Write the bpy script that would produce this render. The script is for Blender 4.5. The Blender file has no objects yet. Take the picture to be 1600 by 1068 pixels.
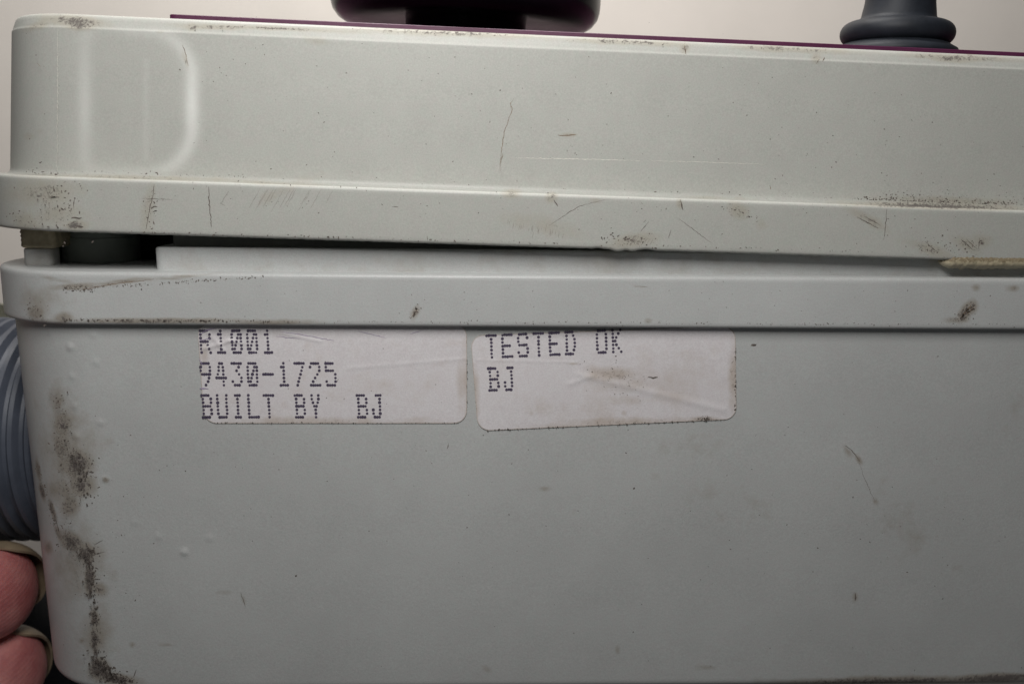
import bpy, math, random
import numpy as np
from mathutils import Matrix, Vector

random.seed(7)
rng = np.random.default_rng(7)
sc = bpy.context.scene
COL = sc.collection

# ------------------------------------------------------------------ units
# everything is in image pixels at the base front (u); one u is 0.09 mm
S = 9.0e-5
FOC = 1400.0          # focal length and camera distance in u
PITCH, YAW, ROLL = math.radians(10.6), math.radians(1.9), math.radians(0.63)

# ------------------------------------------------------------------ camera
d = np.array([math.sin(YAW) * math.cos(PITCH), math.cos(YAW) * math.cos(PITCH), -math.sin(PITCH)])
r0 = np.array([math.cos(YAW), -math.sin(YAW), 0.0])
u0 = np.cross(r0, d)
r = r0 * math.cos(ROLL) + u0 * math.sin(ROLL)
u = -r0 * math.sin(ROLL) + u0 * math.cos(ROLL)
CAM = -FOC * d
cam = bpy.data.cameras.new('camera')
camo = bpy.data.objects.new('camera', cam)
COL.objects.link(camo)
M = Matrix(((r[0], u[0], -d[0]), (r[1], u[1], -d[1]), (r[2], u[2], -d[2])))
camo.matrix_world = Matrix.Translation(Vector(CAM * S)) @ M.to_4x4()
cam.sensor_width = 36.0
cam.lens = 36.0 * FOC / 1600.0
cam.clip_start = 0.005
cam.clip_end = 20
cam.dof.use_dof = True
cam.dof.focus_distance = FOC * S
cam.dof.aperture_fstop = 26
sc.camera = camo

# ------------------------------------------------------------------ light
world = bpy.data.worlds.new('World')
sc.world = world
world.use_nodes = True
world.node_tree.nodes['Background'].inputs[0].default_value = (0.97, 0.98, 1.0, 1)
world.node_tree.nodes['Background'].inputs[1].default_value = 0.05


def lamp(name, loc, target, size, sizey, power, colr):
    l = bpy.data.lights.new(name, 'AREA')
    l.shape = 'RECTANGLE'
    l.size = size * S
    l.size_y = sizey * S
    l.energy = power
    l.color = colr
    o = bpy.data.objects.new(name, l)
    COL.objects.link(o)
    o.location = Vector(loc) * S
    v = Vector(target) - Vector(loc)
    o.rotation_euler = v.to_track_quat('-Z', 'Y').to_euler()
    return o


lamp('ceiling_lamp', (-190, -1080, 1190), (-60, 0, 100), 640, 880, 0.195, (1.0, 0.98, 0.955))
lamp('wall_fill', (-300, 300, 2600), (-100, 2300, 300), 1400, 500, 0.62, (1.0, 0.97, 0.94))  # added fill that brightens the wall, no fixture stands there
sc.view_settings.view_transform = 'Standard'
sc.view_settings.look = 'None'
sc.view_settings.exposure = 0.0
sc.view_settings.gamma = 1.0


# ------------------------------------------------------------------ image pixel helpers: camera rays onto planes, and projection back
def on(px, py, Y=0.0, dr=0.0, z0=0.0):
    """Point of the real surface Y = Y + dr*(z0 - z) that the camera ray through an image pixel hits."""
    v = FOC * d + (px - 800) * r + (534 - py) * u
    # CAM.y + t v.y = Y + dr (z0 - CAM.z - t v.z)
    t = (Y + dr * (z0 - CAM[2]) - CAM[1]) / (v[1] + dr * v[2])
    return CAM + t * v


def to_pixels(P):
    """inverse of on(): array of points -> image pixels as projected by the camera"""
    q = np.asarray(P) - CAM
    a = q @ d
    return 800 + FOC * (q @ r) / a, 534 - FOC * (q @ u) / a


# ------------------------------------------------------------------ mesh helpers
def tagk(o, kind=None, label=None, cat=None, group=None):
    if kind: o['kind'] = kind
    if label: o['label'] = label
    if cat: o['category'] = cat
    if group: o['group'] = group
    return o


def mesh_obj(name, V, F, mat, parent=None, smooth=True, attrs=None, auto=None):
    me = bpy.data.meshes.new(name)
    V = np.asarray(V, dtype=float) * S
    me.from_pydata(V.tolist(), [], F if isinstance(F, list) else F.tolist())
    me.validate()
    me.update()
    if smooth:
        me.polygons.foreach_set('use_smooth', [True] * len(me.polygons))
    if auto:
        me.set_sharp_from_angle(angle=math.radians(auto))
    if attrs:
        for k, a in attrs.items():
            at = me.attributes.new(k, 'FLOAT', 'POINT')
            at.data.foreach_set('value', np.asarray(a, dtype=np.float32))
    if mat: me.materials.append(mat)
    o = bpy.data.objects.new(name, me)
    COL.objects.link(o)
    if parent: o.parent = parent
    return o


def outline(x0, x1, y0, y1, R, step=4.0):
    """rounded rectangle, counter clockwise from the front right; returns points and outward normals"""
    P, N = [], []

    def line(a, b, n, k):
        for i in range(k):
            t = i / k
            P.append((a[0] + (b[0] - a[0]) * t, a[1] + (b[1] - a[1]) * t)); N.append(n)

    def arc(cx, cy, a0, a1, k):
        for i in range(k):
            a = math.radians(a0 + (a1 - a0) * i / k)
            P.append((cx + R * math.cos(a), cy + R * math.sin(a))); N.append((math.cos(a), math.sin(a)))
    line((x1 - R, y0), (x0 + R, y0), (0, -1), int((x1 - x0 - 2 * R) / step))
    arc(x0 + R, y0 + R, 270, 180, int(R * 1.57 / step))
    line((x0, y0 + R), (x0, y1 - R), (-1, 0), 10)
    arc(x0 + R, y1 - R, 180, 90, 10)
    line((x0 + R, y1), (x1 - R, y1), (0, 1), 10)
    arc(x1 - R, y1 - R, 90, 0, 10)
    line((x1, y1 - R), (x1, y0 + R), (1, 0), 10)
    arc(x1 - R, y0 + R, 0, -90, 14)
    return np.array(P), np.array(N)


def loft(P, N, rows, cap0=True, cap1=True):
    """rows: (z, inset) ; the outline runs clockwise seen from above"""
    n = len(P)
    V = np.concatenate([np.column_stack([P - N * o, np.full(n, z)]) for z, o in rows])
    F = []
    idx = np.arange(n); nx = (idx + 1) % n
    for k in range(len(rows) - 1):
        a, b = k * n, (k + 1) * n
        F += np.column_stack([a + idx, b + idx, b + nx, a + nx]).tolist()
    if cap0: F.append(list(range(n))[::-1])
    if cap1: F.append([(len(rows) - 1) * n + i for i in range(n)])
    return V, F


def sub(a, b, step=4.0):
    """straight profile run a->b, subdivided, end excluded"""
    L = math.hypot(b[0] - a[0], b[1] - a[1])
    k = max(1, int(L / step))
    return [(a[0] + (b[0] - a[0]) * i / k, a[1] + (b[1] - a[1]) * i / k) for i in range(k)]


def box_vf(x0, x1, y0, y1, z0, z1, b=3.0):
    """box with chamfered edges"""
    P, N = [], []
    rows = [(z0, b), (z0 + b, 0), (z1 - b, 0), (z1, b)]
    base = [(x0, y0, 1, 1), (x0, y1, 1, -1), (x1, y1, -1, -1), (x1, y0, -1, 1)]
    V = []
    for z, o in rows:
        for (x, y, sx, sy) in base:
            if sx == sy:
                V += [(x + sx * (b + o), y + sy * o, z), (x + sx * o, y + sy * (b + o), z)] if (x, y) == (x0, y0) else \
                     [(x + sx * (b + o), y + sy * o, z), (x + sx * o, y + sy * (b + o), z)]
            else:
                V += [(x + sx * o, y + sy * (b + o), z), (x + sx * (b + o), y + sy * o, z)]
    n = 8
    F = []
    for k in range(3):
        for i in range(n):
            j = (i + 1) % n
            F.append([k * n + i, (k + 1) * n + i, (k + 1) * n + j, k * n + j])
    F.append(list(range(n)))
    F.append([3 * n + i for i in range(n)][::-1])
    return np.array(V), F


def lathe(prof, c, seg=96, closed=False):
    V = []
    for rr, z in prof:
        for i in range(seg):
            a = 2 * math.pi * i / seg
            V.append((c[0] + rr * math.cos(a), c[1] + rr * math.sin(a), c[2] + z))
    F = []
    for k in range(len(prof) - 1):
        for i in range(seg):
            j = (i + 1) % seg
            F.append([k * seg + i, k * seg + j, (k + 1) * seg + j, (k + 1) * seg + i])
    F.append([i for i in range(seg)][::-1])
    F.append([(len(prof) - 1) * seg + i for i in range(seg)])
    return np.array(V), F


def arcp(cr, cz, R, a0, a1, k=8):
    return [(cr + R * math.cos(math.radians(a0 + (a1 - a0) * i / k)), cz + R * math.sin(math.radians(a0 + (a1 - a0) * i / k))) for i in range(k + 1)]


# ------------------------------------------------------------------ materials
def nmat(name):
    m = bpy.data.materials.new(name)
    m.use_nodes = True
    nt = m.node_tree
    return m, nt, nt.nodes['Principled BSDF']


def nd(nt, typ, **kw):
    n = nt.nodes.new(typ)
    for k, v in kw.items(): setattr(n, k, v)
    return n


def mathn(nt, op, a, b=None, c=None, clamp=False):
    n = nt.nodes.new('ShaderNodeMath'); n.operation = op; n.use_clamp = clamp
    for i, v in enumerate((a, b, c)):
        if v is None: continue
        if isinstance(v, (int, float)): n.inputs[i].default_value = v
        else: nt.links.new(v, n.inputs[i])
    return n.outputs[0]


def noise(nt, co, size_u, detail=3, rough=0.55, dist=0.0, stretch=None):
    n = nt.nodes.new('ShaderNodeTexNoise')
    n.inputs['Scale'].default_value = 1.0 / (size_u * S)
    n.inputs['Detail'].default_value = detail
    n.inputs['Roughness'].default_value = rough
    n.inputs['Distortion'].default_value = dist
    if stretch:
        mp = nt.nodes.new('ShaderNodeMapping')
        mp.inputs['Scale'].default_value = stretch
        nt.links.new(co, mp.inputs['Vector']); co = mp.outputs[0]
    nt.links.new(co, n.inputs['Vector'])
    return n.outputs['Fac']


def mixc(nt, f, a, b):
    n = nt.nodes.new('ShaderNodeMix'); n.data_type = 'RGBA'
    for s, v in ((n.inputs[0], f), (n.inputs[6], a), (n.inputs[7], b)):
        if hasattr(v, 'links'): nt.links.new(v, s)
        elif isinstance(v, (int, float)): s.default_value = v
        else: s.default_value = (*v, 1)
    return n.outputs[2]


def plastic(name, colr, rough, grain=0.25, grime=(0.06, 0.045, 0.048), stain=(0.33, 0.27, 0.17), coat=0.0, var=0.05, smear=0.32, spec=0.5):
    m, nt, bs = nmat(name)
    L = nt.links.new
    co = nt.nodes.new('ShaderNodeTexCoord').outputs['Object']
    at = nd(nt, 'ShaderNodeAttribute', attribute_name='dirt').outputs['Fac']
    at2 = nd(nt, 'ShaderNodeAttribute', attribute_name='ring_sheen').outputs['Fac']
    n1 = noise(nt, co, 6, 5, 0.7, 0.8)
    n2 = noise(nt, co, 40, 4, 0.6)
    n3 = noise(nt, co, 260, 3, 0.5)
    n4 = noise(nt, co, 2.2, 1, 0.5)
    # slight unevenness of the moulded plastic
    var_ = mathn(nt, 'MULTIPLY_ADD', mathn(nt, 'SUBTRACT', n3, 0.5), var * 2.2, 1.0)
    var_ = mathn(nt, 'MULTIPLY_ADD', mathn(nt, 'SUBTRACT', n4, 0.5), 0.30, mathn(nt, 'MULTIPLY_ADD', mathn(nt, 'SUBTRACT', n2, 0.5), 0.10, var_))
    hs = nt.nodes.new('ShaderNodeHueSaturation')
    hs.inputs['Color'].default_value = (*colr, 1)
    L(var_, hs.inputs['Value'])
    c = hs.outputs[0]
    c = mixc(nt, mathn(nt, 'MULTIPLY', at2, 0.72, clamp=True), c, (0.86, 0.88, 0.84))  # lightens the colour where the lid's reflection ring is painted
    hn = noise(nt, co, 11, 2, .7)
    c = mixc(nt, mathn(nt, 'MULTIPLY_ADD', mathn(nt, 'SUBTRACT', hn, .5), 3.0, .5, clamp=True), c, mixc(nt, 0.10, c, (.55, .38, .42)))
    # broad yellowish soiling, then dark grime in the same places
    s = mathn(nt, 'MULTIPLY', mathn(nt, 'ADD', mathn(nt, 'MULTIPLY', n2, 0.9), mathn(nt, 'SUBTRACT', mathn(nt, 'MULTIPLY', at, 0.9), 0.62)), 2.2, clamp=True)
    c = mixc(nt, mathn(nt, 'MULTIPLY', s, smear), c, stain)
    g = mathn(nt, 'MULTIPLY', mathn(nt, 'ADD', n1, mathn(nt, 'SUBTRACT', mathn(nt, 'MULTIPLY', at, 0.42), 0.80)), 6.5, clamp=True)
    c = mixc(nt, mathn(nt, 'MULTIPLY', g, 0.72), c, grime)
    L(c, bs.inputs['Base Color'])
    rr = mathn(nt, 'MULTIPLY_ADD', n2, 0.22, rough - 0.11)
    rr = mathn(nt, 'MULTIPLY_ADD', g, 0.4, rr, clamp=True)
    L(rr, bs.inputs['Roughness'])
    bp = nt.nodes.new('ShaderNodeBump')
    bp.inputs['Strength'].default_value = grain
    bp.inputs['Distance'].default_value = 1.0 * S
    nb = noise(nt, co, 5, 2, 0.6)
    L(mathn(nt, 'ADD', nb, mathn(nt, 'MULTIPLY', g, 0.5)), bp.inputs['Height'])
    L(bp.outputs[0], bs.inputs['Normal'])
    bs.inputs['Specular IOR Level'].default_value = spec
    bs.inputs['Coat Weight'].default_value = coat
    bs.inputs['Coat Roughness'].default_value = 0.12
    return m


def simple(name, colr, rough, metal=0.0, size=30, var=0.25, bump=0.2, bsize=6, coat=0.0):
    m, nt, bs = nmat(name)
    co = nt.nodes.new('ShaderNodeTexCoord').outputs['Object']
    n = noise(nt, co, size, 5, 0.6)
    lo = tuple(v * (1 - var) for v in colr); hi = tuple(min(1, v * (1 + var)) for v in colr)
    nt.links.new(mixc(nt, mathn(nt, 'MULTIPLY_ADD', mathn(nt, 'SUBTRACT', n, 0.5), 2.2, 0.5, clamp=True), lo, hi), bs.inputs['Base Color'])
    nt.links.new(mathn(nt, 'MULTIPLY_ADD', n, 0.2, rough - 0.1), bs.inputs['Roughness'])
    bs.inputs['Metallic'].default_value = metal
    bs.inputs['Coat Weight'].default_value = coat
    bp = nt.nodes.new('ShaderNodeBump'); bp.inputs['Strength'].default_value = bump; bp.inputs['Distance'].default_value = S
    nt.links.new(noise(nt, co, bsize, 3, 0.6), bp.inputs['Height'])
    nt.links.new(bp.outputs[0], bs.inputs['Normal'])
    return m


M_LID = plastic('lid_plastic', (0.448, 0.462, 0.425), 0.42, 0.10, coat=0.0, spec=0.27)
M_BASE = plastic('base_plastic', (0.495, 0.515, 0.505), 0.42, 0.22, stain=(0.25, 0.20, 0.14), smear=0.62, var=0.11)
M_STICK = plastic('sticker_paper', (0.735, 0.712, 0.725), 0.55, 0.15, grime=(0.13, 0.10, 0.075), stain=(0.42, 0.33, 0.24), var=0.06, smear=.55)
M_INK = simple('printer_ink', (0.075, 0.06, 0.10), 0.6, size=3, var=0.5)
M_GRIME = simple('dried_grime', (0.125, 0.105, 0.092), 0.8, size=10, var=0.5)
M_GRIME_B = simple('brown_scuff', (0.21, 0.15, 0.105), 0.8, size=10, var=0.4)
M_PURPLE = simple('purple_plate_paint', (0.075, 0.012, 0.045), 0.45, size=60, var=0.15)
M_BLACK = simple('glossy_black_plastic', (0.0035, 0.0035, 0.005), 0.22, size=60, var=0.3, bump=0.05)
M_BLACK.node_tree.nodes['Principled BSDF'].inputs['Specular IOR Level'].default_value = 0.16
M_RUBBER = simple('grey_rubber', (0.014, 0.017, 0.023), 0.55, size=40, var=0.3)
M_RUBBER.node_tree.nodes['Principled BSDF'].inputs['Specular IOR Level'].default_value = 0.3
M_GLAND = simple('slate_blue_fitting', (0.078, 0.09, 0.118), 0.45, metal=0.0, size=40, var=0.15)
M_NUT = simple('olive_grey_fitting', (0.17, 0.17, 0.13), 0.5, size=40, var=0.3)
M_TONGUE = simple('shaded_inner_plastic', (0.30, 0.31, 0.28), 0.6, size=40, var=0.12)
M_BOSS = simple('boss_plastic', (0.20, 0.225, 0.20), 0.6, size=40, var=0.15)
M_CORNER = simple('yellowed_corner_plastic', (0.36, 0.31, 0.21), 0.6, size=16, var=0.35, bump=0.6)
M_BEAD = plastic('yellowed_bead', (0.58, 0.53, 0.38), 0.35, 0.6, grime=(.13, .09, .045), stain=(.34, .25, .12), var=.1)
M_BACK = simple('cream_wall_paint', (0.69, 0.65, 0.60), 0.8, size=300, var=0.04, bump=0.1, bsize=20)
M_SCUFF = simple('faint_scuff', (0.24, 0.215, 0.19), 0.7, size=10, var=0.3)
M_SMEAR = simple('violet_ink_smear', (0.40, 0.33, 0.48), 0.6, size=10, var=0.15)
M_CHIP_GLINT = simple('pale_raw_plastic_glint', (0.72, 0.71, 0.64), 0.5, size=6, var=0.1)

# ------------------------------------------------------------------ wear map (in image pixels, put on the front faces by camera projection)
BLOBS = [  # cx, cy, rx, ry, angle, strength
    (70, 300, 55, 26, 0, .75), (90, 335, 40, 22, 0, .7), (118, 352, 20, 8, 0, 1.15), (40, 345, 30, 18, 30, .65),
    (232, 322, 12, 42, 8, .75), (440, 300, 60, 12, -25, .5), (330, 325, 8, 40, 0, .3),
    (850, 352, 70, 16, 12, .55), (1355, 342, 34, 9, 28, .8), (1450, 388, 40, 10, 20, .75), (1512, 382, 26, 12, 25, .8),
    (1535, 378, 20, 14, 0, .7), (990, 375, 42, 11, -10, .85), (1155, 330, 16, 14, 30, .75), (800, 303, 14, 7, 0, .9),
    (862, 308, 8, 10, 60, .9), (930, 313, 10, 4, 0, .7), (1062, 318, 5, 10, 0, .9), (1190, 350, 10, 10, 0, .5),
    (118, 33, 50, 9, 5, 1.0), (125, 41, 22, 5, 0, 1.1), (300, 42, 12, 6, 0, .9), (340, 43, 70, 4, 2, .85), (60, 40, 28, 7, -20, .6),
    (250, 50, 10, 5, 0, .5), (736, 50, 9, 7, 0, 1.05), (780, 54, 10, 6, 0, .75), (885, 50, 12, 4, 0, 1.15), (920, 52, 6, 3, 0, 1.0),
    (960, 60, 50, 5, 2, .7), (1070, 75, 8, 10, 0, .8), (1210, 76, 28, 6, 3, .95), (1275, 92, 10, 10, 0, .7), (1440, 88, 14, 4, 0, .85),
    (1485, 93, 34, 4, 3, 1.0), (1515, 88, 8, 8, 0, .7), (500, 48, 120, 4, 3, .6), (620, 52, 60, 3, 3, .6),
    (500, 65, 25, 8, 10, .5), (45, 212, 12, 6, 0, .55), (60, 205, 8, 5, 0, .4), (290, 95, 3, 16, -15, .7), (887, 211, 14, 3, 0, .9),
    (1470, 322, 150, 4, 1.8, 1.2), (1480, 314, 110, 7, 1.8, .75), (200, 277, 200, 4, 1.5, .72), (420, 286, 90, 3, 2, .6),
    (1110, 309, 60, 3, 2, .6),
    (240, 501, 150, 4, 0, 1.0), (100, 497, 16, 9, 0, 1.0), (55, 488, 16, 14, 0, .75), (430, 503, 70, 4, 0, .8),
    (60, 470, 40, 24, 0, .5), (1508, 488, 9, 20, 32, 1.15), (1520, 480, 7, 12, 20, .9), (1495, 500, 20, 6, 0, .8), (1525, 449, 7, 6, 0, .7),
    (1585, 450, 10, 5, 0, .7), (648, 488, 6, 13, 22, .85), (1013, 501, 7, 5, 0, .75), (120, 447, 45, 5, -3, .9), (190, 440, 60, 3.5, -7, .8),
    (280, 433, 60, 3, -6, .7), (1000, 447, 12, 2, 5, .5), (90, 437, 40, 4, 12, .6),
    (100, 700, 40, 90, 0, .55), (125, 880, 45, 70, 0, .55), (150, 990, 30, 70, 0, .5), (88, 625, 16, 24, 0, .65), (98, 665, 18, 22, 0, .85), (93, 700, 10, 24, -10, .85), (122, 725, 26, 26, 0, 1.0), (128, 755, 22, 22, 0, .95),
    (108, 790, 16, 20, 0, .8), (95, 765, 26, 30, 0, .6), (112, 845, 22, 16, 30, 1.0), (135, 865, 14, 20, 0, 1.0), (140, 905, 9, 28, 0, 1.1),
    (155, 920, 14, 14, 0, .75), (148, 965, 8, 22, -10, .95), (148, 1000, 8, 24, 0, .95), (155, 1045, 16, 20, 0, 1.2), (180, 1060, 32, 9, 8, 1.2),
    (76, 855, 8, 12, 0, .7), (66, 768, 4, 14, -15, 1.1), (82, 796, 4, 18, -15, 1.1), (60, 735, 4, 22, -10, .85), (92, 835, 5, 20, -25, .8),
    (120, 900, 34, 60, 0, .4), (110, 690, 60, 70, 0, .35),
    (165, 749, 6, 5, 0, .95), (207, 1006, 5, 5, 0, .7), (260, 1006, 14, 3, 0, .5), (128, 1000, 6, 5, -35, .7),
    (1120, 790, 110, 60, 10, .24), (1060, 700, 90, 40, 0, .16), (1420, 830, 120, 60, 30, .18), (1325, 705, 4, 10, -35, .5),
    (1342, 718, 4, 8, -35, .8), (1368, 783, 5, 5, 0, .6), (1336, 932, 5, 8, 0, .6), (380, 935, 4, 12, -20, .45), (350, 925, 16, 4, 0, .4),
    (965, 1015, 5, 8, 0, .6), (760, 1045, 12, 6, 30, .5), (1108, 1042, 14, 4, 0, .5), (848, 763, 12, 4, 0, .5), (1380, 1063, 160, 7, -1, 1.1),
    (1560, 1058, 90, 7, -2, 1.3), (420, 44, 150, 4, 2.2, .85), (700, 52, 160, 5, 2.3, .85), (980, 66, 120, 5, 2.5, .85), (1230, 77, 120, 5, 2.5, .8), (1500, 90, 100, 5, 2.5, .85),
    (1450, 323, 130, 3, 1.8, 1.2), (1580, 640, 30, 60, 0, .25),
]


def wear(V):
    px, py = to_pixels(V)
    a = np.zeros(len(V))
    for cx, cy, rx, ry, ang, s in BLOBS:
        t = math.radians(ang)
        dx, dy = px - cx, py - cy
        e = ((dx * math.cos(t) + dy * math.sin(t)) / rx) ** 2 + ((-dx * math.sin(t) + dy * math.cos(t)) / ry) ** 2
        if cy < 100: s *= 1.12
        elif cx < 200 and cy > 520: s *= 1.08
        a = np.maximum(a, s * np.exp(-e * 0.9))
    a[V[:, 1] > 260] = 0.25
    return a


def rect_sdf(px, py, cx, cy, hx, hy, R):
    qx = np.abs(px - cx) - hx + R; qy = np.abs(py - cy) - hy + R
    return np.hypot(np.maximum(qx, 0), np.maximum(qy, 0)) + np.minimum(np.maximum(qx, qy), 0) - R


LRIDGE = 0.14


def lbump(px, py):
    return 0.14 if (px < 320 and py < 275) else 0.0


# ------------------------------------------------------------------ the wall behind
V = np.array([(-9000, 1500, -6000), (9000, 1500, -6000), (9000, 1500, 6000), (-9000, 1500, 6000),
              (-9000, 1700, -6000), (9000, 1700, -6000), (9000, 1700, 6000), (-9000, 1700, 6000)])
F = [[0, 1, 2, 3], [7, 6, 5, 4], [0, 4, 5, 1], [3, 2, 6, 7], [0, 3, 7, 4], [1, 5, 6, 2]]
wall = mesh_obj('wall', V, F, M_BACK, smooth=False)
tagk(wall, 'structure')

# ------------------------------------------------------------------ the box
root = bpy.data.objects.new('control_box', None)
COL.objects.link(root)
tagk(root, None, 'scuffed light grey plastic control box with two white printed stickers under its raised lid', 'control box')

ZT = on(800, 429)[2]            # top of the base flange
ZB = on(800, 511)[2]            # underside of the base flange
RF = 190.0
XL = -868.0                     # left side of the flanges (see below)
X1, Y1 = 1080.0, 1060.0
BODY_IN = 15.0                  # body set back from the flange
DR = 0.018                      # draft of the base
ZBOT = on(800, 1083, BODY_IN)[2]

# left extent so that the rounded corner ends where it does in the photograph
def silhouette(x0, R, z, inset=0.0, y0=0.0):
    a = np.radians(np.linspace(180, 270, 60))
    P = np.column_stack([x0 + R + (R - inset) * np.cos(a), y0 + R + (R - inset) * np.sin(a), np.full(60, z)])
    return to_pixels(P)[0].min()
for _ in range(30):
    XL += (3 - silhouette(XL, RF, (ZT + ZB) / 2)) * 1.0

P, N = outline(XL, X1, 0, Y1, RF)
rows = [(ZT, 300), (ZT, 60), (ZT, 7), (ZT - 1.2, 3.0), (ZT - 3.4, 0.9)]
rows += sub((ZT - 6, 0), (ZB + 5, 0)) + [(ZB + 5, 0), (ZB + 2, 1.0), (ZB + .5, 3)]
rows += [(ZB, 5), (ZB, BODY_IN - 3), (ZB - 1, BODY_IN - .5)]
BI = lambda z: BODY_IN + DR * (ZB - z)
rows += sub((ZB - 4, BI(ZB - 4)), (ZBOT + 16, BI(ZBOT + 16)))
bi = BI(ZBOT + 16)
rows += [(ZBOT + 16 - 16 * math.sin(math.radians(t)), bi + 16 - 16 * math.cos(math.radians(t))) for t in range(0, 91, 15)]
rows += [(ZBOT, bi + 140)]
V, F = loft(P, N, rows)
# loft runs top to bottom here, so turn the faces outward
F = [f[::-1] for f in F]
# small moulding pimples near the left corner, soft surface unevenness
px, py = to_pixels(V)
front = (V[:, 1] < 200) & (V[:, 2] < ZB - 3)
for (bx, by, bh, br) in [(110, 542, 3, 4), (150, 566, 1.6, 4), (113, 588, 1.5, 4), (117, 634, 1.6, 4), (157, 660, 2, 4), (120, 681, 1.5, 4),
                         (165, 748, 2.0, 4), (248, 838, 1.5, 4), (288, 862, 3, 4.5), (328, 840, 1.6, 4), (146, 523, 1.5, 4), (210, 815, 1, 4)]:
    V[front, 1] -= bh * np.exp(-((px - bx) ** 2 + (py - by) ** 2)[front] / br ** 2)
base = mesh_obj('base', V, F, M_BASE, root, attrs={'dirt': wear(V)})

# inner rim standing on the base flange, with the notch for the lid screw at the left
def wall_path(path, z0, z1, th, name, mat, parent, T=None, ch=2.0):
    """upright wall along a path (x, y), thickness th to the left of the path"""
    pts = np.array(path, float)
    n = len(pts)
    nr = []
    for i in range(n):
        a = pts[max(i - 1, 0)]; b = pts[min(i + 1, n - 1)]
        t = (b - a) / np.linalg.norm(b - a)
        nr.append((-t[1], t[0]))
    nr = np.array(nr)
    outer, inner = pts, pts + nr * th
    V = []
    for z, o in [(z0, 0), (z1 - ch, 0), (z1, ch), (z1, th - ch), (z1 - ch, th), (z0, th)]:
        V.append(np.column_stack([pts + nr * o, np.full(n, z)]))
    k = len(V)
    V = np.concatenate(V)
    F = []
    for a in range(k):
        b = (a + 1) % k
        for i in range(n - 1):
            F.append([a * n + i, b * n + i, b * n + i + 1, a * n + i + 1][::-1])
    F.append([a * n for a in range(k)]); F.append([a * n + n - 1 for a in range(k)][::-1])
    if T is not None: V = T(V)
    dirt = wear(V) * 0.6 + 0.2
    return mesh_obj(name, V, F, mat, parent, auto=35, attrs={'dirt': dirt})


YR = 26.0
xr = on(240, 405, YR)[0]
zr = on(240, 386, YR)[2]
path = [(xr + 4, 330), (xr, 60)] + [(xr + 14 - 14 * math.cos(math.radians(t)), YR + 14 - 14 * math.sin(math.radians(t))) for t in range(0, 91, 15)]
path += [(x, YR) for x in np.linspace(xr + 60, X1 - 60, 60)]
wall_path(path, ZT - 1, zr, 26, 'inner_rim', M_BASE, base, ch=3)

# ------------------------------------------------------------------ lid frame (the lid sits crooked, lower at the right)
TH = math.radians(1.35)
piv = on(0, 355)
cT, sT = math.cos(TH), math.sin(TH)


def LT(V):
    V = np.array(V, float)
    x = V[:, 0] - piv[0]; z = V[:, 2]
    out = V.copy()
    zz = z * (1 - 0.000012 * x)
    out[:, 0] = piv[0] + x * cT + zz * sT
    out[:, 2] = piv[2] - x * sT + zz * cT
    return out


def zl(py, Y=0.0, px=300):
    """height above the lid underside for an image pixel row py at px"""
    p = on(px, py, Y)
    return (p[2] - piv[2]) * cT + (p[0] - piv[0]) * sT


LF = 91.0 * 1.0
LF = zl(283) - zl(368.5)
Z0 = zl(368.5)
LB_IN = 31.0
LDR = 0.085
LDF = 0.035         # draft of the front face
ZLT = zl(27, 40)          # top of lid body
print('lid', Z0, LF, ZLT)
XLL = XL - 4
Pl, Nl = outline(XLL, X1 + 4, -4, Y1 + 4, RF)
rows = [(Z0, 330), (Z0, 6), (Z0 + .7, 2.6), (Z0 + 2.5, .6)]
rows += sub((Z0 + 5, 0), (Z0 + LF - 5, 0)) + [(Z0 + LF - 5, 0), (Z0 + LF - 2, .6), (Z0 + LF - .6, 2), (Z0 + LF, 4)]
zf = Z0 + LF
# ledge, then a small concave fillet up to the drafted body
rows += [(zf + .3, LB_IN - 7), (zf + 1.5, LB_IN - 4), (zf + 4, LB_IN - 1.5), (zf + 8, LB_IN)]
LBI = lambda z: LB_IN + LDR * (z - zf - 8)
RT = 24.0
rows += sub((zf + 11, LBI(zf + 11)), (ZLT - RT, LBI(ZLT - RT)))
li = LBI(ZLT - RT)
rows += [(ZLT - RT, li), (ZLT - RT + 1.5, li + .2), (ZLT - RT + 2.8, li + .9), (ZLT - RT + 4, li + 1.6)]
rows += sub((ZLT - RT + 6, li + 2.2), (ZLT - 6, li + 6.5)) + [(ZLT - 6, li + 6.5), (ZLT - 3.2, li + 8.6), (ZLT - 1.4, li + 12.5), (ZLT - .5, li + 19), (ZLT, li + RT)]
rows += [(ZLT, li + 130)]
V, F = loft(Pl, Nl, rows)
wt = np.clip((230 - V[:, 1]) / 170, 0, 1); wt = wt * wt * (3 - 2 * wt)
V[:, 1] -= np.clip(V[:, 2] - zf - 8, 0, None) * (LDR - LDF) * wt
V = LT(V)
px, py = to_pixels(V)
facel = (V[:, 1] < 200)
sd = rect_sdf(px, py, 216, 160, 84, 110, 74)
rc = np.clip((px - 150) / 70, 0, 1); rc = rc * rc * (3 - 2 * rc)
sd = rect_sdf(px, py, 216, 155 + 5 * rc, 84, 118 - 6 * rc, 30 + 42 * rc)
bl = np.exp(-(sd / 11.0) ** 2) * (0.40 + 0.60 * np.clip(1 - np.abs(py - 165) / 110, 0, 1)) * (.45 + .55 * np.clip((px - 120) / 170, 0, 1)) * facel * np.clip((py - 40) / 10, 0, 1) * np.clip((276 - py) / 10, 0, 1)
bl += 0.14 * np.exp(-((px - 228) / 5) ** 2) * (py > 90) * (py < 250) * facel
# pale ring painted in as a glossy reflection, with a slight raised lip
V[:, 1] -= np.where(facel, bl * LRIDGE, 0)
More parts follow.
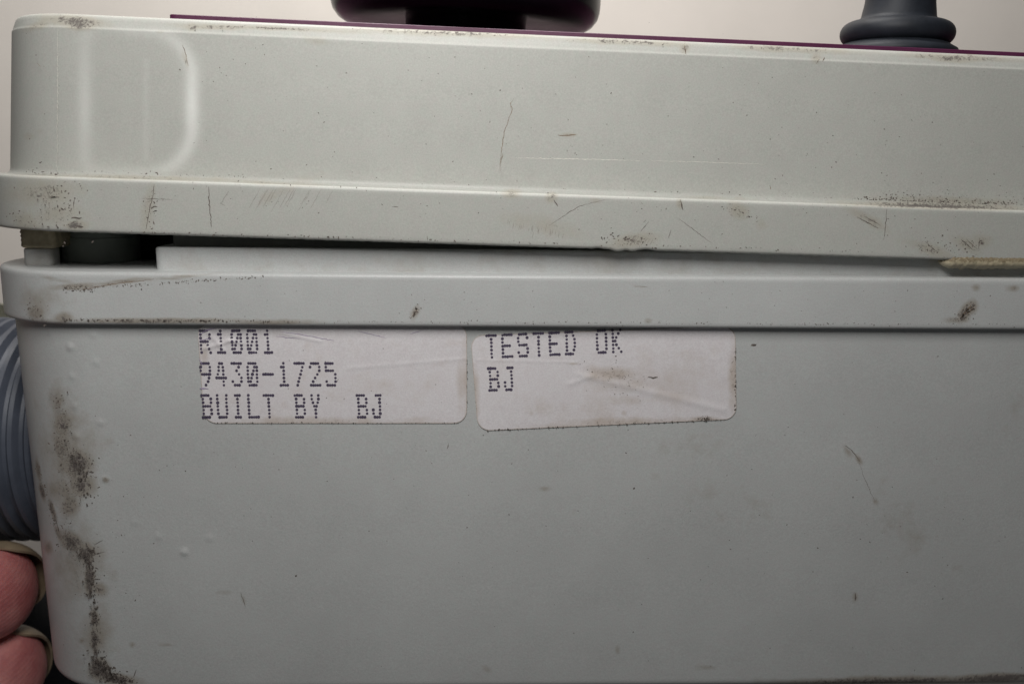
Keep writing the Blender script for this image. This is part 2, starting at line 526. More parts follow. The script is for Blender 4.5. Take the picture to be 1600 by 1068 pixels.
# chipped lower edge
low = (V[:, 1] < 40) & (py > 360)
for cx, dz, w in [(965, -5, 9), (988, -3, 7), (935, 2, 6), (1010, 2, 8), (470, 1.5, 5), (275, 1.5, 6)]:
    V[:, 2] += np.where(low, dz * np.exp(-((px - cx) / w) ** 2) * np.clip((py - 362) / 40, 0, 1), 0)
edge = np.where(low, 0.6, 0) * (rng.random(len(V)) - .5)
V[:, 2] += edge
lid = mesh_obj('lid', V, F, M_LID, root, attrs={'dirt': wear(V), 'ring_sheen': bl})

# inner tongue of the lid, hanging down into the gap behind the rim
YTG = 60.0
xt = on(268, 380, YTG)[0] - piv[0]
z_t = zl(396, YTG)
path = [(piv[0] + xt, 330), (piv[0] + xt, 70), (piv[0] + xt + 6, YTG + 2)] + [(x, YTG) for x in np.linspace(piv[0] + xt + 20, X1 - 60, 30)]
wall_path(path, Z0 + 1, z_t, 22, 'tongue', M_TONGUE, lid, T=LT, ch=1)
# walls added behind the screw notch, toned dark to block light there
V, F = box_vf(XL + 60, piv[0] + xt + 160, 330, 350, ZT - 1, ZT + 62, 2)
mesh_obj('notch_blocking_wall', V, [f[::-1] for f in F], M_BOSS, base, smooth=False)
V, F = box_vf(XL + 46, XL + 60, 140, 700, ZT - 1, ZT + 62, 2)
mesh_obj('side_blocking_wall', V, [f[::-1] for f in F], M_BOSS, base, smooth=False)

# corner post on the base and its yellowed counterpart on the lid
def block(name, pxa, pxb, Ya, Yb, z0, z1, mat, parent, b=4.0, jag=0.0):
    xa = on(pxa, 400, Ya)[0]; xb = on(pxb, 400, Ya)[0]
    P, N = [], []
    P_, N_ = outline(xa, xb, Ya, Yb, 10, 4)
    rows = [(z0, b), (z0 + b * .3, b * .3), (z0 + b, 0)] + sub((z0 + b, 0), (z1 - b, 0), 3)[1:] + [(z1 - b, 0), (z1 - b * .3, b * .3), (z1, b)]
    V, F = loft(P_, N_, rows)
    if jag:
        k = (V[:, 0] < xa + 20)
        V[k, 0] += jag * np.sin(V[k, 2] * 0.9) + jag * .6 * (rng.random(k.sum()) - .5)
    return mesh_obj(name, V, F, mat, parent, auto=40, attrs={'dirt': np.full(len(V), 0.35)})


zp = on(60, 388, 85)[2]
block('corner_post', 34, 80, 85, 122, ZT - 1, zp, M_BASE, base, 3)
block('corner_block', 31, 86, 78, 150, zp + 1, on(60, 357, 78)[2], M_CORNER, lid, 3, jag=0.9)
# screw boss in the notch
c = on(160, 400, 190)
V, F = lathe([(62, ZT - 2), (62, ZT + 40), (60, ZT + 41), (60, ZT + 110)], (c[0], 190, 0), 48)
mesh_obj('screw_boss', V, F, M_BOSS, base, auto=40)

# bead along the lower lid edge at the right
pa = on(1472, 407, -2); pb = on(1700, 409, -2)
n, m = 90, 14
V = []
for i in range(n):
    t = i / (n - 1)
    e = min(1, t * 14)
    c0 = pa + (pb - pa) * t
    rz = 11.5 * (e ** .6) * (1 + .07 * rng.standard_normal()) + .5
    for j in range(m):
        a = 2 * math.pi * j / m
        V.append((c0[0], 10 + 17 * (e ** .6) * math.sin(a) * -1 + .5 * rng.standard_normal(), c0[2] + rz * math.cos(a) - 1))
F = []
for i in range(n - 1):
    for j in range(m):
        k = (j + 1) % m
        F.append([i * m + j, i * m + k, (i + 1) * m + k, (i + 1) * m + j])
F.append(list(range(m))[::-1]); F.append([(n - 1) * m + j for j in range(m)])
V = np.array(V)
o = mesh_obj('edge_bead', V, F, M_BEAD, lid, attrs={'dirt': np.where(V[:, 2] > V[:, 2].mean() - 1, 1.15, .45)})
o['label'] = 'worn yellowed bead along the lower lid edge'

# purple plate on top of the lid
x0 = on(255, 24, 55)[0] - piv[0]
Pp, Np = outline(piv[0] + x0, X1 - 30, 55, Y1 - 60, 8)
V, F = loft(Pp, Np, [(ZLT - 1, 0), (ZLT + 5.5, 0), (ZLT + 6.5, 1)])
plate = mesh_obj('face_plate', LT(V), F, M_PURPLE, root, auto=40)
plate['label'] = 'thin purple plate on top of the lid'

# push button with its black mushroom head
def on_lid(px, Y):
    p = on(px, 60, Y)
    return p[0] - (ZLT) * sT


bx = on_lid(727, 300)
btn = bpy.data.objects.new('push_button', None); COL.objects.link(btn); btn.parent = root
ZP = ZLT + 6.5
V, F = lathe([(112, -1), (112, 8), (108, 10), (106, 60)], (0, 0, 0), 96)
mesh_obj('button_neck', LT(V + np.array([bx, 300, ZP])), F, M_BLACK, btn, auto=40)
prof = [(100, 32), (170, 28), (206, 28), (222, 31), (234, 38), (242, 48), (245, 58), (246, 72)] + arcp(216, 84, 30, 0, 90, 8) + [(205, 111), (150, 116), (60, 130), (5, 133)]
V, F = lathe([(a * .965, b + 9) for a, b in prof], (0, 0, 0), 160)
mesh_obj('button_head', LT(V + np.array([bx, 300, ZP])), F, M_BLACK, btn, auto=50)

# toggle switch under a grey rubber boot
tx = on_lid(1400, 165)
tog = bpy.data.objects.new('toggle_switch', None); COL.objects.link(tog); tog.parent = root
BS = 0.945
prof = [(104, -1), (105, 5), (101, 12), (92, 17), (88, 20)] + arcp(76, 38, 19, -75, 85, 12) + [(66, 58), (62, 66), (58, 90), (57, 150), (55, 200), (52, 235), (40, 252), (15, 258), (2, 259)]
V, F = lathe([(a * BS, b * .97) for a, b in prof], (0, 0, 0), 96)
mesh_obj('rubber_boot', LT(V + np.array([tx, 165, ZP])), F, M_RUBBER, tog)
V, F = lathe([(30, 240), (30, 262), (26, 300), (28, 360), (22, 372), (3, 376)], (0, 0, 0), 32)
mesh_obj('lever', LT(V + np.array([tx, 165, ZP])), F, M_BLACK, tog, auto=60)

# threaded fitting on the left side, axis along X
gl = bpy.data.objects.new('cable_gland', None); COL.objects.link(gl); gl.parent = root
GC = on(0, 668, 400)


def lathe_x(prof, name, mat, hexa=False):
    seg = 6 if hexa else 128
    V, F = lathe([(a, b) for a, b in prof], (0, 0, 0), seg)
    V = np.column_stack([-V[:, 2], V[:, 1], V[:, 0]])     # z -> -x
    V = V + np.array([XL + BODY_IN + 4, 400, GC[2]])
    return mesh_obj(name, V, F, mat, gl, auto=35)


prof = [(224, 0)]
x = 6
while x < 190:
    prof += [(208, x), (210, x + 6), (221, x + 13), (223, x + 20), (212, x + 26)]
    x += 30
prof += [(208, 196)]
lathe_x(prof, 'threaded_ring', M_GLAND)
lathe_x([(200, 190), (250, 196), (256, 204), (256, 290), (250, 300), (150, 304)], 'lock_nut', M_NUT)
lathe_x([(180, 300), (186, 306), (186, 420), (178, 428), (60, 430)], 'gland_dome', M_GLAND)

cp = [(XL - 380, 400, GC[2]), (XL - 470, 430, GC[2] - 20), (XL - 520, 480, GC[2] - 120), (XL - 500, 540, GC[2] - 260), (XL - 430, 590, GC[2] - 420), (XL - 320, 640, GC[2] - 640), (XL - 200, 680, GC[2] - 950)]  # invented thick cable, added to keep the gap behind the fingers dark
cp = [Vector(p) for p in cp]
V, F = [], []
K, m = 72, 24
for i in range(K):
    t = i / (K - 1) * (len(cp) - 1); k = min(int(t), len(cp) - 2); f = t - k
    q = [cp[max(k - 1, 0)], cp[k], cp[k + 1], cp[min(k + 2, len(cp) - 1)]]
    pos = 0.5 * ((2 * q[1]) + (q[2] - q[0]) * f + (2 * q[0] - 5 * q[1] + 4 * q[2] - q[3]) * f * f + (3 * q[1] - q[0] - 3 * q[2] + q[3]) * f ** 3)
    tg = (q[2] - q[0]) * .5 + (q[2] - q[1]) * .5; tg.normalize()
    a1 = tg.cross(Vector((0, 1, 0))).normalized(); a2 = tg.cross(a1)
    for j in range(m):
        an = 2 * math.pi * j / m
        V.append(tuple(pos + (a1 * math.cos(an) + a2 * math.sin(an)) * 150))
for i in range(K - 1):
    for j in range(m):
        k = (j + 1) % m
        F.append([i * m + j, i * m + k, (i + 1) * m + k, (i + 1) * m + j])
F.append(list(range(m))[::-1]); F.append([(K - 1) * m + j for j in range(m)])
mesh_obj('added_dark_cable', V, F, M_RUBBER, gl)

# ------------------------------------------------------------------ stickers
YS, DRS, ZS = BODY_IN, DR, ZB


def body_pt(px, py, lift=0.0):
    p = on(px, py, YS - lift, DRS, ZS)
    return p


def sticker(corners, R, hfun, label, n=(210, 80)):
    """corners: tl, tr, br, bl in image pixels"""
    tl, tr, br, bl_ = [np.array(c, float) for c in corners]
    W = np.linalg.norm(tr - tl); H = np.linalg.norm(bl_ - tl)
    nu, nv = n
    V = []
    us = np.linspace(0, W, nu); vs = np.linspace(0, H, nv)
    for v in vs:
        for uu in us:
            a, b = uu, v
            cx = R if uu < R else (W - R if uu > W - R else None)
            cy = R if v < R else (H - R if v > H - R else None)
            if cx is not None and cy is not None:
                dx, dy = uu - cx, v - cy
                mx = max(abs(dx), abs(dy)); h = math.hypot(dx, dy)
                if h > 0: a, b = cx + dx * mx / h, cy + dy * mx / h
            s, t = a / W, b / H
            q = (tl * (1 - s) + tr * s) * (1 - t) + (bl_ * (1 - s) + br * s) * t
            V.append(body_pt(q[0], q[1], 1.3 + hfun(q[0], q[1])))
    F = []
    for j in range(nv - 1):
        for i in range(nu - 1):
            k = j * nu + i
            F.append([k, k + nu, k + nu + 1, k + 1])
    ring = [i for i in range(nu)] + [j * nu + nu - 1 for j in range(1, nv)] + [(nv - 1) * nu + i for i in range(nu - 2, -1, -1)] + [j * nu for j in range(nv - 2, 0, -1)]
    b0 = len(V)
    for k in ring:
        p = V[k]; V.append(np.array([p[0], p[1] + 1.3, p[2]]))
    for i in range(len(ring)):
        j = (i + 1) % len(ring)
        F.append([ring[i], ring[j], b0 + j, b0 + i])
    V = np.array(V)
    px, py = to_pixels(V)
    dirt = np.full(len(V), 0.10)
    for cx, cy, rx, ry, s in STK:
        dirt = np.maximum(dirt, s * np.exp(-((px - cx) / rx) ** 2 - ((py - cy) / ry) ** 2))
    # soiled cut edge
    ed = np.zeros(len(V)); ed[ring] = .8; ed[b0:] = 1.1
    dirt = np.maximum(dirt, ed)
    # second row in
    o = mesh_obj('sticker', V, F, M_STICK, root, attrs={'dirt': dirt}, auto=50)
    o['label'] = label
    return o


STK = [(520, 658, 220, 9, .55), (727, 590, 10, 70, .5), (1000, 660, 160, 10, .65), (1147, 590, 10, 60, .75), (880, 640, 130, 30, .35), (470, 600, 200, 60, .22), (1050, 600, 90, 50, .38), (742, 620, 8, 60, .6),
       (960, 585, 50, 14, .7), (985, 600, 60, 20, .5), (985, 625, 50, 12, .5), (1100, 655, 30, 6, .9), (1145, 600, 8, 40, .55), (900, 665, 120, 6, .5),
       (320, 555, 8, 40, .5), (560, 655, 160, 6, .45), (720, 600, 9, 50, .5), (640, 600, 90, 40, .25), (830, 645, 6, 6, .5), (700, 540, 30, 20, .2),
       (1060, 560, 60, 30, .2), (975, 645, 6, 6, .6), (895, 568, 10, 2, .6)]


def seg_d(px, py, a, b):
    ax, ay = a; bx_, by_ = b
    L2 = (bx_ - ax) ** 2 + (by_ - ay) ** 2
    t = max(0, min(1, ((px - ax) * (bx_ - ax) + (py - ay) * (by_ - ay)) / L2))
    return math.hypot(px - ax - t * (bx_ - ax), py - ay - t * (by_ - ay))


CR1 = [((318, 545), (365, 531), 1.1, 3), ((325, 520), (352, 548), .8, 3), ((440, 520), (500, 533), .7, 2.5), ((355, 532), (380, 536), .8, 2), ((545, 575), (728, 560), .35, 3)]
CR2 = [((905, 585), (1130, 640), .75, 5.5), ((1115, 560), (1130, 590), .4, 5), ((890, 600), (925, 587), .6, 4), ((745, 562), (900, 566), .3, 2)]


def hmk(cr):
    return lambda px, py: sum(h * math.exp(-(seg_d(px, py, a, b) / w) ** 2) for a, b, h, w in cr)


h1, h2 = hmk(CR1), hmk(CR2)
st1 = sticker([(308, 504), (729.5, 505), (729.5, 661), (318.5, 661)], 21, h1, 'white sticker printed R1001, 9430-1725, BUILT BY BJ')
st2 = sticker([(735, 524), (1149, 509), (1151, 654.5), (746.5, 673)], 20, h2, 'white sticker printed TESTED OK, BJ')

G = {
    'B': ['x.x.x.x..', '.x......x', '.x......x', '.x.x.x.x.', '.x......x', '.x......x', 'x.x.x.x..'],
    'U': ['x.......x'] * 6 + ['.x.x.x.x.'],
    'I': ['..x.x.x..'] + ['....x....'] * 5 + ['..x.x.x..'],
    'L': ['x........'] * 6 + ['x.x.x.x.x'],
    'T': ['x.x.x.x.x'] + ['....x....'] * 6,
    'Y': ['.x.....x.', '.x.....x.', '..x...x..', '...x.x...', '....x....', '....x....', '....x....'],
    'J': ['...x.x.x.', '......x..', '......x..', '......x..', 'x.....x..', 'x.....x..', '.x.x.x...'],
    '9': ['.x.x.x.x.', 'x.......x', 'x.......x', '.x.x.x.xx', '.......x.', '......x..', '....x....'],
    '4': ['...x.x...', '..x...x..', '..x...x..', '.x....x..', 'x.x.x.x.x', '......x..', '......x..'],
    '3': ['x.x.x.x.x', '......x..', '....x....', '......x..', '........x', 'x.......x', '..x.x.x..'],
    '0': ['.x.x.x.x.', 'x.....x.x', 'x....x..x', 'x...x...x', 'x..x....x', 'x.x.....x', '.x.x.x.x.'],
    '-': ['.........'] * 3 + ['x.x.x.x.x'] + ['.........'] * 3,
    '1': ['....x....', '..x.x....', '....x....', '....x....', '....x....', '....x....', '.x.x.x.x.'],
    '7': ['x.x.x.x.x', '.......x.', '......x..', '.....x...', '....x....', '...x.....', '..x......'],
    '2': ['.x.x.x.x.', 'x.......x', '........x', '......x..', '....x....', '..x......', 'x.x.x.x.x'],
    '5': ['x.x.x.x..', 'x........', 'x.x.x.x..', '........x', '........x', 'x.......x', '.x.x.x.x.'],
    'S': ['.x.x.x.x.', 'x.......x', 'x........', '.x.x.x.x.', '........x', 'x.......x', '.x.x.x.x.'],
    'E': ['x.x.x.x.x', 'x........', 'x........', 'x.x.x.x..', 'x........', 'x........', 'x.x.x.x.x'],
    'D': ['x.x.x.x..', '.x.....x.', '.x......x', '.x......x', '.x......x', '.x.....x.', 'x.x.x.x..'],
    'O': ['.x.x.x.x.', 'x.......x', 'x.......x', 'x.......x', 'x.......x', 'x.......x', '.x.x.x.x.'],
    'K': ['x......x.', 'x....x...', 'x..x.....', 'x.x......', 'x..x.....', 'x....x...', 'x......x.'],
    'R': ['x.x.x.x..', 'x.......x', 'x.......x', 'x.x.x.x..', 'x.....x..', 'x......x.', 'x.......x'],
}


def print_line(text, x0, y0, pitch, slope, shear, hf, parent, clip=None):
    V, F = [], []
    for i, ch in enumerate(text):
        if ch == ' ': continue
        for rr, row in enumerate(G[ch]):
            for cc, c in enumerate(row):
                if c != 'x': continue
                cx = x0 + i * pitch + cc * 1.75 + rr * shear + rng.normal() * .12
                cy = y0 + rr * 5.66 + slope * (i * pitch + cc * 1.75) + rng.normal() * .12
                if clip and cx < clip: continue
                rad = 2.22 * (1 + .07 * rng.normal())
                k = len(V)
                for t in range(12):
                    a = 2 * math.pi * t / 12
                    q = body_pt(cx + rad * math.cos(a), cy + rad * math.sin(a) * 1.02, 1.3 + hf(cx, cy) + .28 + .004 * (len(F) % 11))
                    V.append(q)
                F.append([k + t for t in range(12)][::-1])
    o = mesh_obj('printed_line', V, F, M_INK, parent, smooth=False)
    me = o.data
    bm_n = [p.normal.y for p in me.polygons][:1]
    return o


print_line('R1001', 312.6, 516.5, 24.4, 0.0, .38, h1, st1, 311)
print_line('9430-1725', 313.2, 567.4, 24.45, 0.0, .30, h1, st1, 311)
print_line('BUILT BY  BJ', 315.0, 617.3, 24.27, 0.0, .35, h1, st1)
print_line('TESTED OK', 760.2, 524.3, 24.6, -.044, .22, h2, st2)
print_line('BJ', 763.2, 575.5, 24.6, -.035, .35, h2, st2)


# ------------------------------------------------------------------ scratches, specks and a painted glint lying in the surfaces
def surf(px, py, which):
    if which == 'body': return body_pt(px, py, .06)
    if which == 'bflange': return on(px, py, -.06)
    if which == 'lflange': return on(px, py, -4.06)
    if which == 'lbody':
        z0 = zf + 8
        # drafted face of the lid: iterate on height
        Y = 20.
        for _ in range(6):
            p = on(px, py, Y)
            z = (p[2] - piv[2]) * cT + (p[0] - piv[0]) * sT
            Y = -4 + LB_IN + LDF * (z - zf - 8) - .1 - lbump(px, py)
        return on(px, py, Y)
    if which == 'stick': return body_pt(px, py, 1.3 + h1(px, py) + h2(px, py) + .5)


def ribbons(items, which, parent, mat, name='scratches'):
    V, F = [], []
    for pts, w in items:
        pts = np.array(pts, float)
        # resample with jitter
        L = np.concatenate([[0], np.cumsum(np.hypot(*np.diff(pts, axis=0).T))])
        k = max(3, int(L[-1] / 3))
        s = np.linspace(0, L[-1], k)
        X = np.interp(s, L, pts[:, 0]) + rng.normal(size=k) * .35
        Yy = np.interp(s, L, pts[:, 1]) + rng.normal(size=k) * .35
        t = np.column_stack([np.gradient(X), np.gradient(Yy)]); t /= np.linalg.norm(t, axis=1)[:, None] + 1e-9
        nrm = np.column_stack([-t[:, 1], t[:, 0]])
        ww = w * .5 * np.sin(np.linspace(.15, math.pi - .15, k)) ** .6 * (0.6 + .8 * rng.random(k))
        b = len(V)
        for i in range(k):
            for sg in (-1, 1):
                V.append(surf(X[i] + sg * nrm[i, 0] * ww[i], Yy[i] + sg * nrm[i, 1] * ww[i], which))
        for i in range(k - 1):
            F.append([b + 2 * i, b + 2 * i + 1, b + 2 * i + 3, b + 2 * i + 2])
    return tagk(mesh_obj(name, V, F, mat, parent, smooth=False), 'stuff')


def specks(cl, which, parent, mat, name='dirt_specks'):
    """cl: clusters (x0, y0, x1, y1, width, count, size)"""
    V, F = [], []
    for x0, y0, x1, y1, w, n, sz in cl:
        for _ in range(n):
            t = rng.random()
            cx = x0 + (x1 - x0) * t + rng.normal() * w; cy = y0 + (y1 - y0) * t + rng.normal() * w
            R = sz * (.35 + rng.random() ** 2 * 1.1); st = 1 + rng.random() * 1.3; an = rng.random() * 3.14
            b = len(V); m = 6
            for j in range(m):
                a = 2 * math.pi * j / m; rr = R * (.6 + .7 * rng.random())
                ex, ey = rr * math.cos(a) * st, rr * math.sin(a)
                V.append(surf(cx + ex * math.cos(an) - ey * math.sin(an), cy + ex * math.sin(an) + ey * math.cos(an), which))
            F.append([b + j for j in range(m)])
    return tagk(mesh_obj(name, V, F, mat, parent, smooth=False), 'stuff')


hatch = []
for i in range(13):
    x = 400 + i * 9 + rng.normal() * 7; y = 291 + i * .25; L = 10 + rng.random() * 26
    hatch.append(([(x, y + 3), (x - L * .55, y + 3 + L)], .5))
for i in range(22):
    x = 795 + i * 4 + rng.normal() * 3; y = 345 + i * .9 + rng.normal() * 3
    hatch.append(([(x, y), (x - 2, y + 5 + rng.random() * 6)], .55))
for i in range(9):
    x = 985 + i * 4.5; y = 375 - rng.random() * 6
    hatch.append(([(x, y), (x - 6, y + 9)], .55))
lf = [([(241, 288), (239, 305), (233, 330), (228, 358)], 1.2), ([(326, 292), (327, 320), (329, 340), (330, 355)], 1.5), ([(1386, 326), (1384, 350), (1381, 374)], 1.0),
      ([(239, 322), (246, 323)], 2), ([(238, 331), (246, 329)], 1.4), ([(222, 310), (270, 312)], .6), ([(345, 318), (358, 298)], .7), ([(344, 318), (352, 321)], .8),
      ([(858, 352), (905, 322), (945, 312)], .7), ([(1060, 341), (1112, 380)], .7), ([(1063, 312), (1067, 328)], 1.8), ([(866, 312), (871, 323)], 1.4),
      ([(112, 340), (128, 341)], 3.2), ([(118, 352), (131, 355)], 3.0), ([(75, 307), (92, 308)], 1.4), ([(117, 309), (114, 326)], 1.2),
      ([(1340, 340), (1372, 356)], 1.2), ([(1350, 338), (1376, 352)], .8), ([(1446, 378), (1462, 392)], 1.2), ([(1502, 374), (1520, 390)], 1.3), ([(1510, 373), (1526, 388)], .9),
      ([(1531, 372), (1529, 390)], 1.1), ([(1005, 348), (1010, 344)], 1), ([(1000, 362), (1014, 346)], .8), ([(1044, 372), (1048, 360)], .9), ([(540, 371), (542, 368)], .8),
      ([(667, 369), (668, 376)], 1.4), ([(612, 323), (622, 323)], 1)]
ribbons(lf, 'lflange', lid, M_GRIME)
ribbons(hatch, 'lflange', lid, M_SCUFF)
ribbons([([(803, 153), (797, 162), (801, 170), (795, 186), (788, 205), (785, 225), (782, 250), (781, 268)], .9), ([(797, 160), (799, 172)], .9), ([(786, 240), (782, 256)], .9),
         ([(285, 70), (290, 85), (294, 103)], .9), ([(872, 211), (884, 212), (900, 210)], 1.6), ([(58, 98), (64, 106)], .7), ([(1069, 70), (1072, 84)], 1.4),
         ([(1288, 90), (1285, 97)], 1), ([(1280, 92), (1275, 100)], .8), ([(1203, 290), (1204, 296)], 1.4)], 'lbody', lid, M_GRIME_B)
ribbons([([(805, 247), (860, 247.5), (930, 249), (1000, 251)], 1.0), ([(1010, 251), (1120, 254), (1195, 257)], .7), ([(710, 293), (760, 295)], 1.2), ([(90, 46), (90, 150), (89, 268)], .75)],  # upright line at the corner is a painted lamp reflection; the others are scratches
        'lbody', lid, M_CHIP_GLINT, 'pale_scratches_glint')
ribbons([([(1320, 695), (1330, 702), (1342, 717)], 1.0), ([(1342, 722), (1350, 745), (1368, 785)], .5), ([(376, 925), (384, 948)], .8), ([(1337, 926), (1336, 938)], 1.8),
         ([(700, 692), (699, 700)], 1), ([(213, 1046), (208, 1058)], 1.2), ([(66, 757), (70, 775)], 2.2), ([(80, 786), (85, 806)], 2.6), ([(86, 808), (94, 835)], 1)] +
        [([(140 + rng.normal() * 5, 850 + i * 9), (150 + rng.random() * 16, 846 + i * 9 + rng.normal() * 4)], .8) for i in range(0, 10, 2)],
        'body', base, M_GRIME)
ribbons([([(1518, 476), (1500, 498)], 2.2), ([(1522, 478), (1510, 492)], 1.8), ([(652, 482), (643, 496)], 1.3), ([(990, 447), (1012, 448)], .8), ([(105, 451), (130, 452), (180, 443), (240, 436)], 1.2)],
        'bflange', base, M_GRIME_B)
ribbons([([(1013, 588), (1020, 590), (1028, 589)], 1.8), ([(560, 505), (560, 506)], 1)], 'stick', st2, M_GRIME, 'ink_fleck')
ribbons([([(313, 522), (322, 516), (337, 512)], 1.6), ([(440, 518), (480, 524), (522, 532)], .8), ([(560, 517), (602, 527)], .7), ([(430, 525), (470, 529)], .6),
         ([(312, 606), (326, 607)], 2.2), ([(311, 532), (330, 528)], 1.2), ([(640, 522), (660, 516)], .6), ([(311, 560), (316, 570)], 1.5)], 'stick', st1, M_SMEAR, 'ink_smear')

specks([(95, 300, 95, 345, 22, 90, 1.0), (20, 330, 60, 350, 10, 30, .9), (150, 292, 1590, 345, 22, 260, .55), (240, 300, 235, 360, 5, 30, .9), (200, 362, 1400, 394.5, 1.2, 150, .8),
        (940, 372, 1020, 378, 5, 60, .9), (1430, 385, 1530, 388, 8, 70, .9), (1130, 325, 1190, 345, 6, 30, .8)], 'lflange', lid, M_GRIME)
specks([(60, 60, 60, 260, 20, 20, .6), (300, 90, 1580, 200, 50, 160, .6), (300, 200, 1580, 260, 35, 160, .6), (1330, 312, 1600, 322, 2.5, 420, .9), (1380, 305, 1600, 315, 6, 180, .6),
        (40, 268, 400, 278, 2, 120, .7), (400, 286, 1300, 309, 2.5, 110, .7)], 'lbody', lid, M_GRIME)
specks([(100, 500, 420, 502, 1.1, 240, .9), (420, 502, 1590, 507, 1.2, 220, .6), (40, 480, 70, 498, 8, 50, 1.0), (100, 450, 150, 452, 3, 60, .9), (150, 449, 420, 432, 1.3, 130, .8),
        (1500, 500, 1520, 478, 4, 90, 1.0), (200, 470, 1590, 470, 18, 130, .5), (643, 496, 654, 480, 2, 30, .8)], 'bflange', base, M_GRIME)
specks([(88, 620, 98, 680, 8, 60, .8), (95, 690, 130, 740, 10, 110, .9), (125, 720, 125, 775, 13, 170, .9), (95, 800, 112, 850, 8, 50, .9), (105, 845, 138, 870, 7, 120, 1.0),
        (140, 860, 143, 935, 5, 170, 1.0), (145, 940, 150, 1020, 4, 110, 1.0), (150, 1030, 172, 1060, 9, 230, 1.3), (170, 1056, 205, 1066, 4, 120, 1.4), (60, 730, 90, 830, 3, 50, .9),
        (200, 560, 1580, 600, 60, 60, .5), (220, 750, 1580, 900, 90, 240, .6), (240, 848, 240, 848, 1, 1, 2.6), (463, 899, 463, 899, .5, 1, 2.4), (1177, 538, 1177, 538, .5, 1, 1.8),
        (978, 708, 978, 708, .5, 1, 1.8), (990, 762, 990, 762, .5, 1, 1.6), (180, 700, 180, 1000, 30, 60, .6)], 'body', base, M_GRIME)
specks([(330, 660, 725, 660.5, .5, 60, .6), (730, 560, 730, 640, .5, 25, .6), (760, 672, 1135, 655, .5, 110, .8), (1149, 540, 1149, 640, .6, 40, .7), (930, 580, 1010, 600, 14, 90, .45),
        (1090, 653, 1110, 652, 2, 25, 1.0), (420, 560, 700, 640, 30, 40, .45)], 'stick', st2, M_GRIME)

# ------------------------------------------------------------------ the hand holding the box
def skin_mat():
    m, nt, bs = nmat('skin')
    co = nt.nodes.new('ShaderNodeTexCoord').outputs['Object']
    n = noise(nt, co, 60, 5, 0.6)
    n2 = noise(nt, co, 9, 3, .6)
    c = mixc(nt, mathn(nt, 'MULTIPLY_ADD', mathn(nt, 'SUBTRACT', n, .5), 2.4, .5, clamp=True), (0.36, 0.10, 0.105), (0.58, 0.25, 0.235))
    nt.links.new(c, bs.inputs['Base Color'])
    bs.inputs['Roughness'].default_value = .42
    bs.inputs['Subsurface Weight'].default_value = .25
    bs.inputs['Subsurface Radius'].default_value = (1, .35, .2)
    bs.inputs['Subsurface Scale'].default_value = .0015
    w = nt.nodes.new('ShaderNodeTexWave'); w.wave_type = 'RINGS'
    w.inputs['Scale'].default_value = 1 / (26 * S)
    w.inputs['Distortion'].default_value = 2.5
    w.inputs['Detail Scale'].default_value = .4
    nt.links.new(co, w.inputs['Vector'])
    bp = nt.nodes.new('ShaderNodeBump'); bp.inputs['Strength'].default_value = .35; bp.inputs['Distance'].default_value = 1.6 * S
    nt.links.new(mathn(nt, 'ADD', mathn(nt, 'MULTIPLY', w.outputs['Fac'], .35), mathn(nt, 'MULTIPLY', n2, 1.2)), bp.inputs['Height'])
    nt.links.new(bp.outputs[0], bs.inputs['Normal'])
    return m


M_SKIN = skin_mat()
M_NAIL = simple('fingernail', (0.27, 0.21, 0.14), 0.38, size=30, var=0.2)
person = bpy.data.objects.new('person', None); COL.objects.link(person)
tagk(person, None, 'hand of a person holding the box at its lower left side, fingertips and nails showing', 'person')

tips = [on(8, 935, 190), on(20, 1062, 200), on(10, 1200, 215), on(-20, 1320, 240)]
knk = []
verts, edges, rad = [], [], []


def addv(p, rr):
    verts.append(Vector(p) * S); rad.append(rr * S); return len(verts) - 1


WR = np.array([-1950., -150., tips[2][2] - 330])
wrist = addv(WR, 270)
PALM = np.array([-1500., 120., tips[1][2] - 180])
palm = addv(PALM, 215); edges.append((wrist, palm))
fa = addv(WR + np.array([-800, -500, -260]), 330); edges.append((fa, wrist))
for i, t in enumerate(tips):
    kn = PALM + np.array([110, 60, (1.5 - i) * 150])
    k = addv(kn, 120)
    edges.append((palm, k))
    Lr = np.array(t) - kn
    mid = kn + Lr * .40 + np.array([0, 70, -25])
    m2 = kn + Lr * .74 + np.array([0, 45, -10])
    a = addv(mid, 98 - i * 3); b = addv(m2, 96 - i * 3)
    cbk = np.array(t) + np.array([-60, 14, 16])
    c_ = addv(cbk, 102 - i * 3)
    e = addv(np.array(t) + np.array([38 + 8 * (i == 1), -8, 16 + 8 * (i == 1)]), 94 - i * 3)
    edges += [(k, a), (a, b), (b, c_), (c_, e)]
th0 = addv(PALM + np.array([-160, 40, 270]), 125)
th1 = addv(PALM + np.array([30, 0, 520]), 105)
th2 = addv(PALM + np.array([190, 20, 700]), 92)
th3 = addv(PALM + np.array([250, 30, 780]), 72)
edges += [(palm, th0), (th0, th1), (th1, th2), (th2, th3)]
me = bpy.data.meshes.new('hand')
me.from_pydata([tuple(v) for v in verts], edges, [])
hand = bpy.data.objects.new('hand', me); COL.objects.link(hand); hand.parent = person
me.materials.append(M_SKIN)
sk = hand.modifiers.new('skin', 'SKIN'); sk.use_smooth_shade = True
for i, v in enumerate(me.skin_vertices[0].data):
    v.radius = (rad[i], rad[i]); v.use_root = (i == 1)
ss = hand.modifiers.new('sub', 'SUBSURF'); ss.levels = 3; ss.render_levels = 3
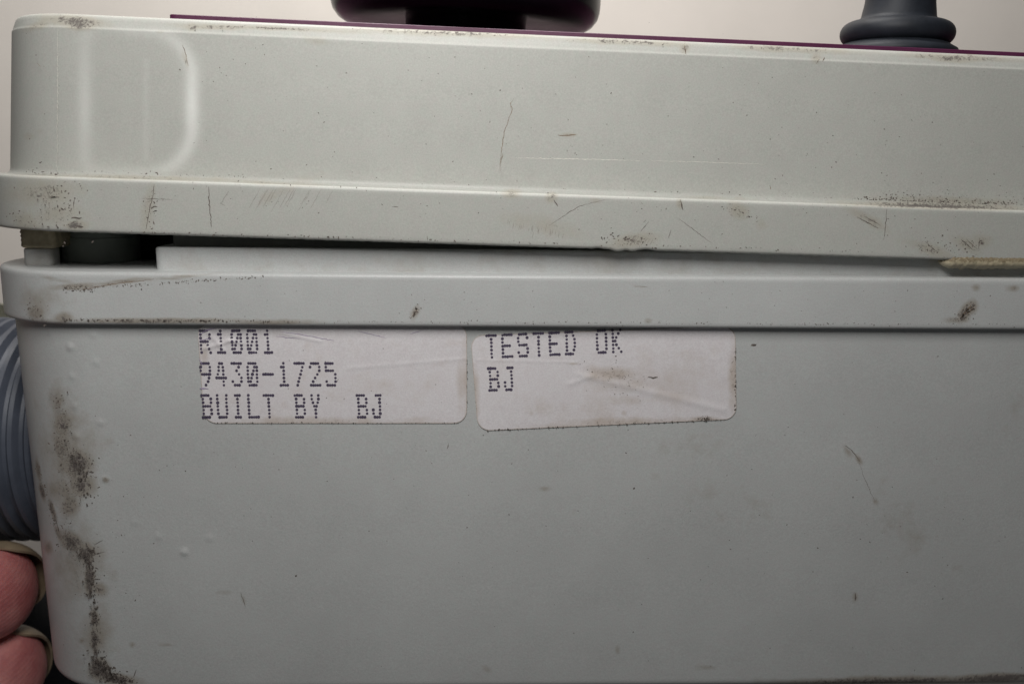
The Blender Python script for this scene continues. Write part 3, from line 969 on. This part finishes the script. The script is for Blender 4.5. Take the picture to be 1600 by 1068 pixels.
dg = bpy.context.evaluated_depsgraph_get()
me2 = bpy.data.meshes.new_from_object(hand.evaluated_get(dg))
hand.modifiers.clear(); hand.data = me2; me2.name = 'hand'
me2.materials.clear(); me2.materials.append(M_SKIN)


def nail(c, R, axis, up):
    """nail plate: a curved shell over the back of the fingertip, its free edge standing a little beyond the pulp"""
    axis = np.array(axis, float); axis /= np.linalg.norm(axis)
    up = np.array(up, float); up -= axis * (up @ axis); up /= np.linalg.norm(up)
    side = np.cross(axis, up)
    V = []
    nu, nv = 30, 24
    for layer, off in ((0, 0.0), (1, -4.5)):
        for j in range(nv):
            th = math.radians(-55 + 150 * j / (nv - 1))        # from the cuticle over the back to the free edge
            for i in range(nu):
                a = math.radians(-74 + 148 * i / (nu - 1)) * math.sqrt(1 - .93 * max(0, (j / (nv - 1) - .66) / .34) ** 2.2)
                r_ = R + off
                dirv = axis * math.sin(th * .62) + up * math.cos(th * .62) * math.cos(a) + side * math.sin(a) * math.cos(th * .62)
                stretch = 1.0 if th > 0 else 1 + 0.5 * (math.sin(-th)) ** 2
                V.append(np.array(c) + dirv * r_ * stretch)
    F = []
    n1_ = nu * nv
    for j in range(nv - 1):
        for i in range(nu - 1):
            k = j * nu + i
            F.append([k, k + 1, k + nu + 1, k + nu]); F.append([n1_ + k, n1_ + k + nu, n1_ + k + nu + 1, n1_ + k + 1])
    ring = [i for i in range(nu)] + [j * nu + nu - 1 for j in range(1, nv)] + [(nv - 1) * nu + i for i in range(nu - 2, -1, -1)] + [j * nu for j in range(nv - 2, 0, -1)]
    for i in range(len(ring)):
        j = (i + 1) % len(ring)
        F.append([ring[i], n1_ + ring[i], n1_ + ring[j], ring[j]])
    return mesh_obj('fingernail', V, F, M_NAIL, person, auto=50)


for i, t in enumerate(tips):
    nail(np.array(t) + np.array([-22, 14, 8]), 92 - i * 3, (1, .25, .1), (.1, .90, .40))
nail(np.array(PALM + np.array([240, 40, 770])), 80, (.4, 0, .8), (.3, .9, -.1))
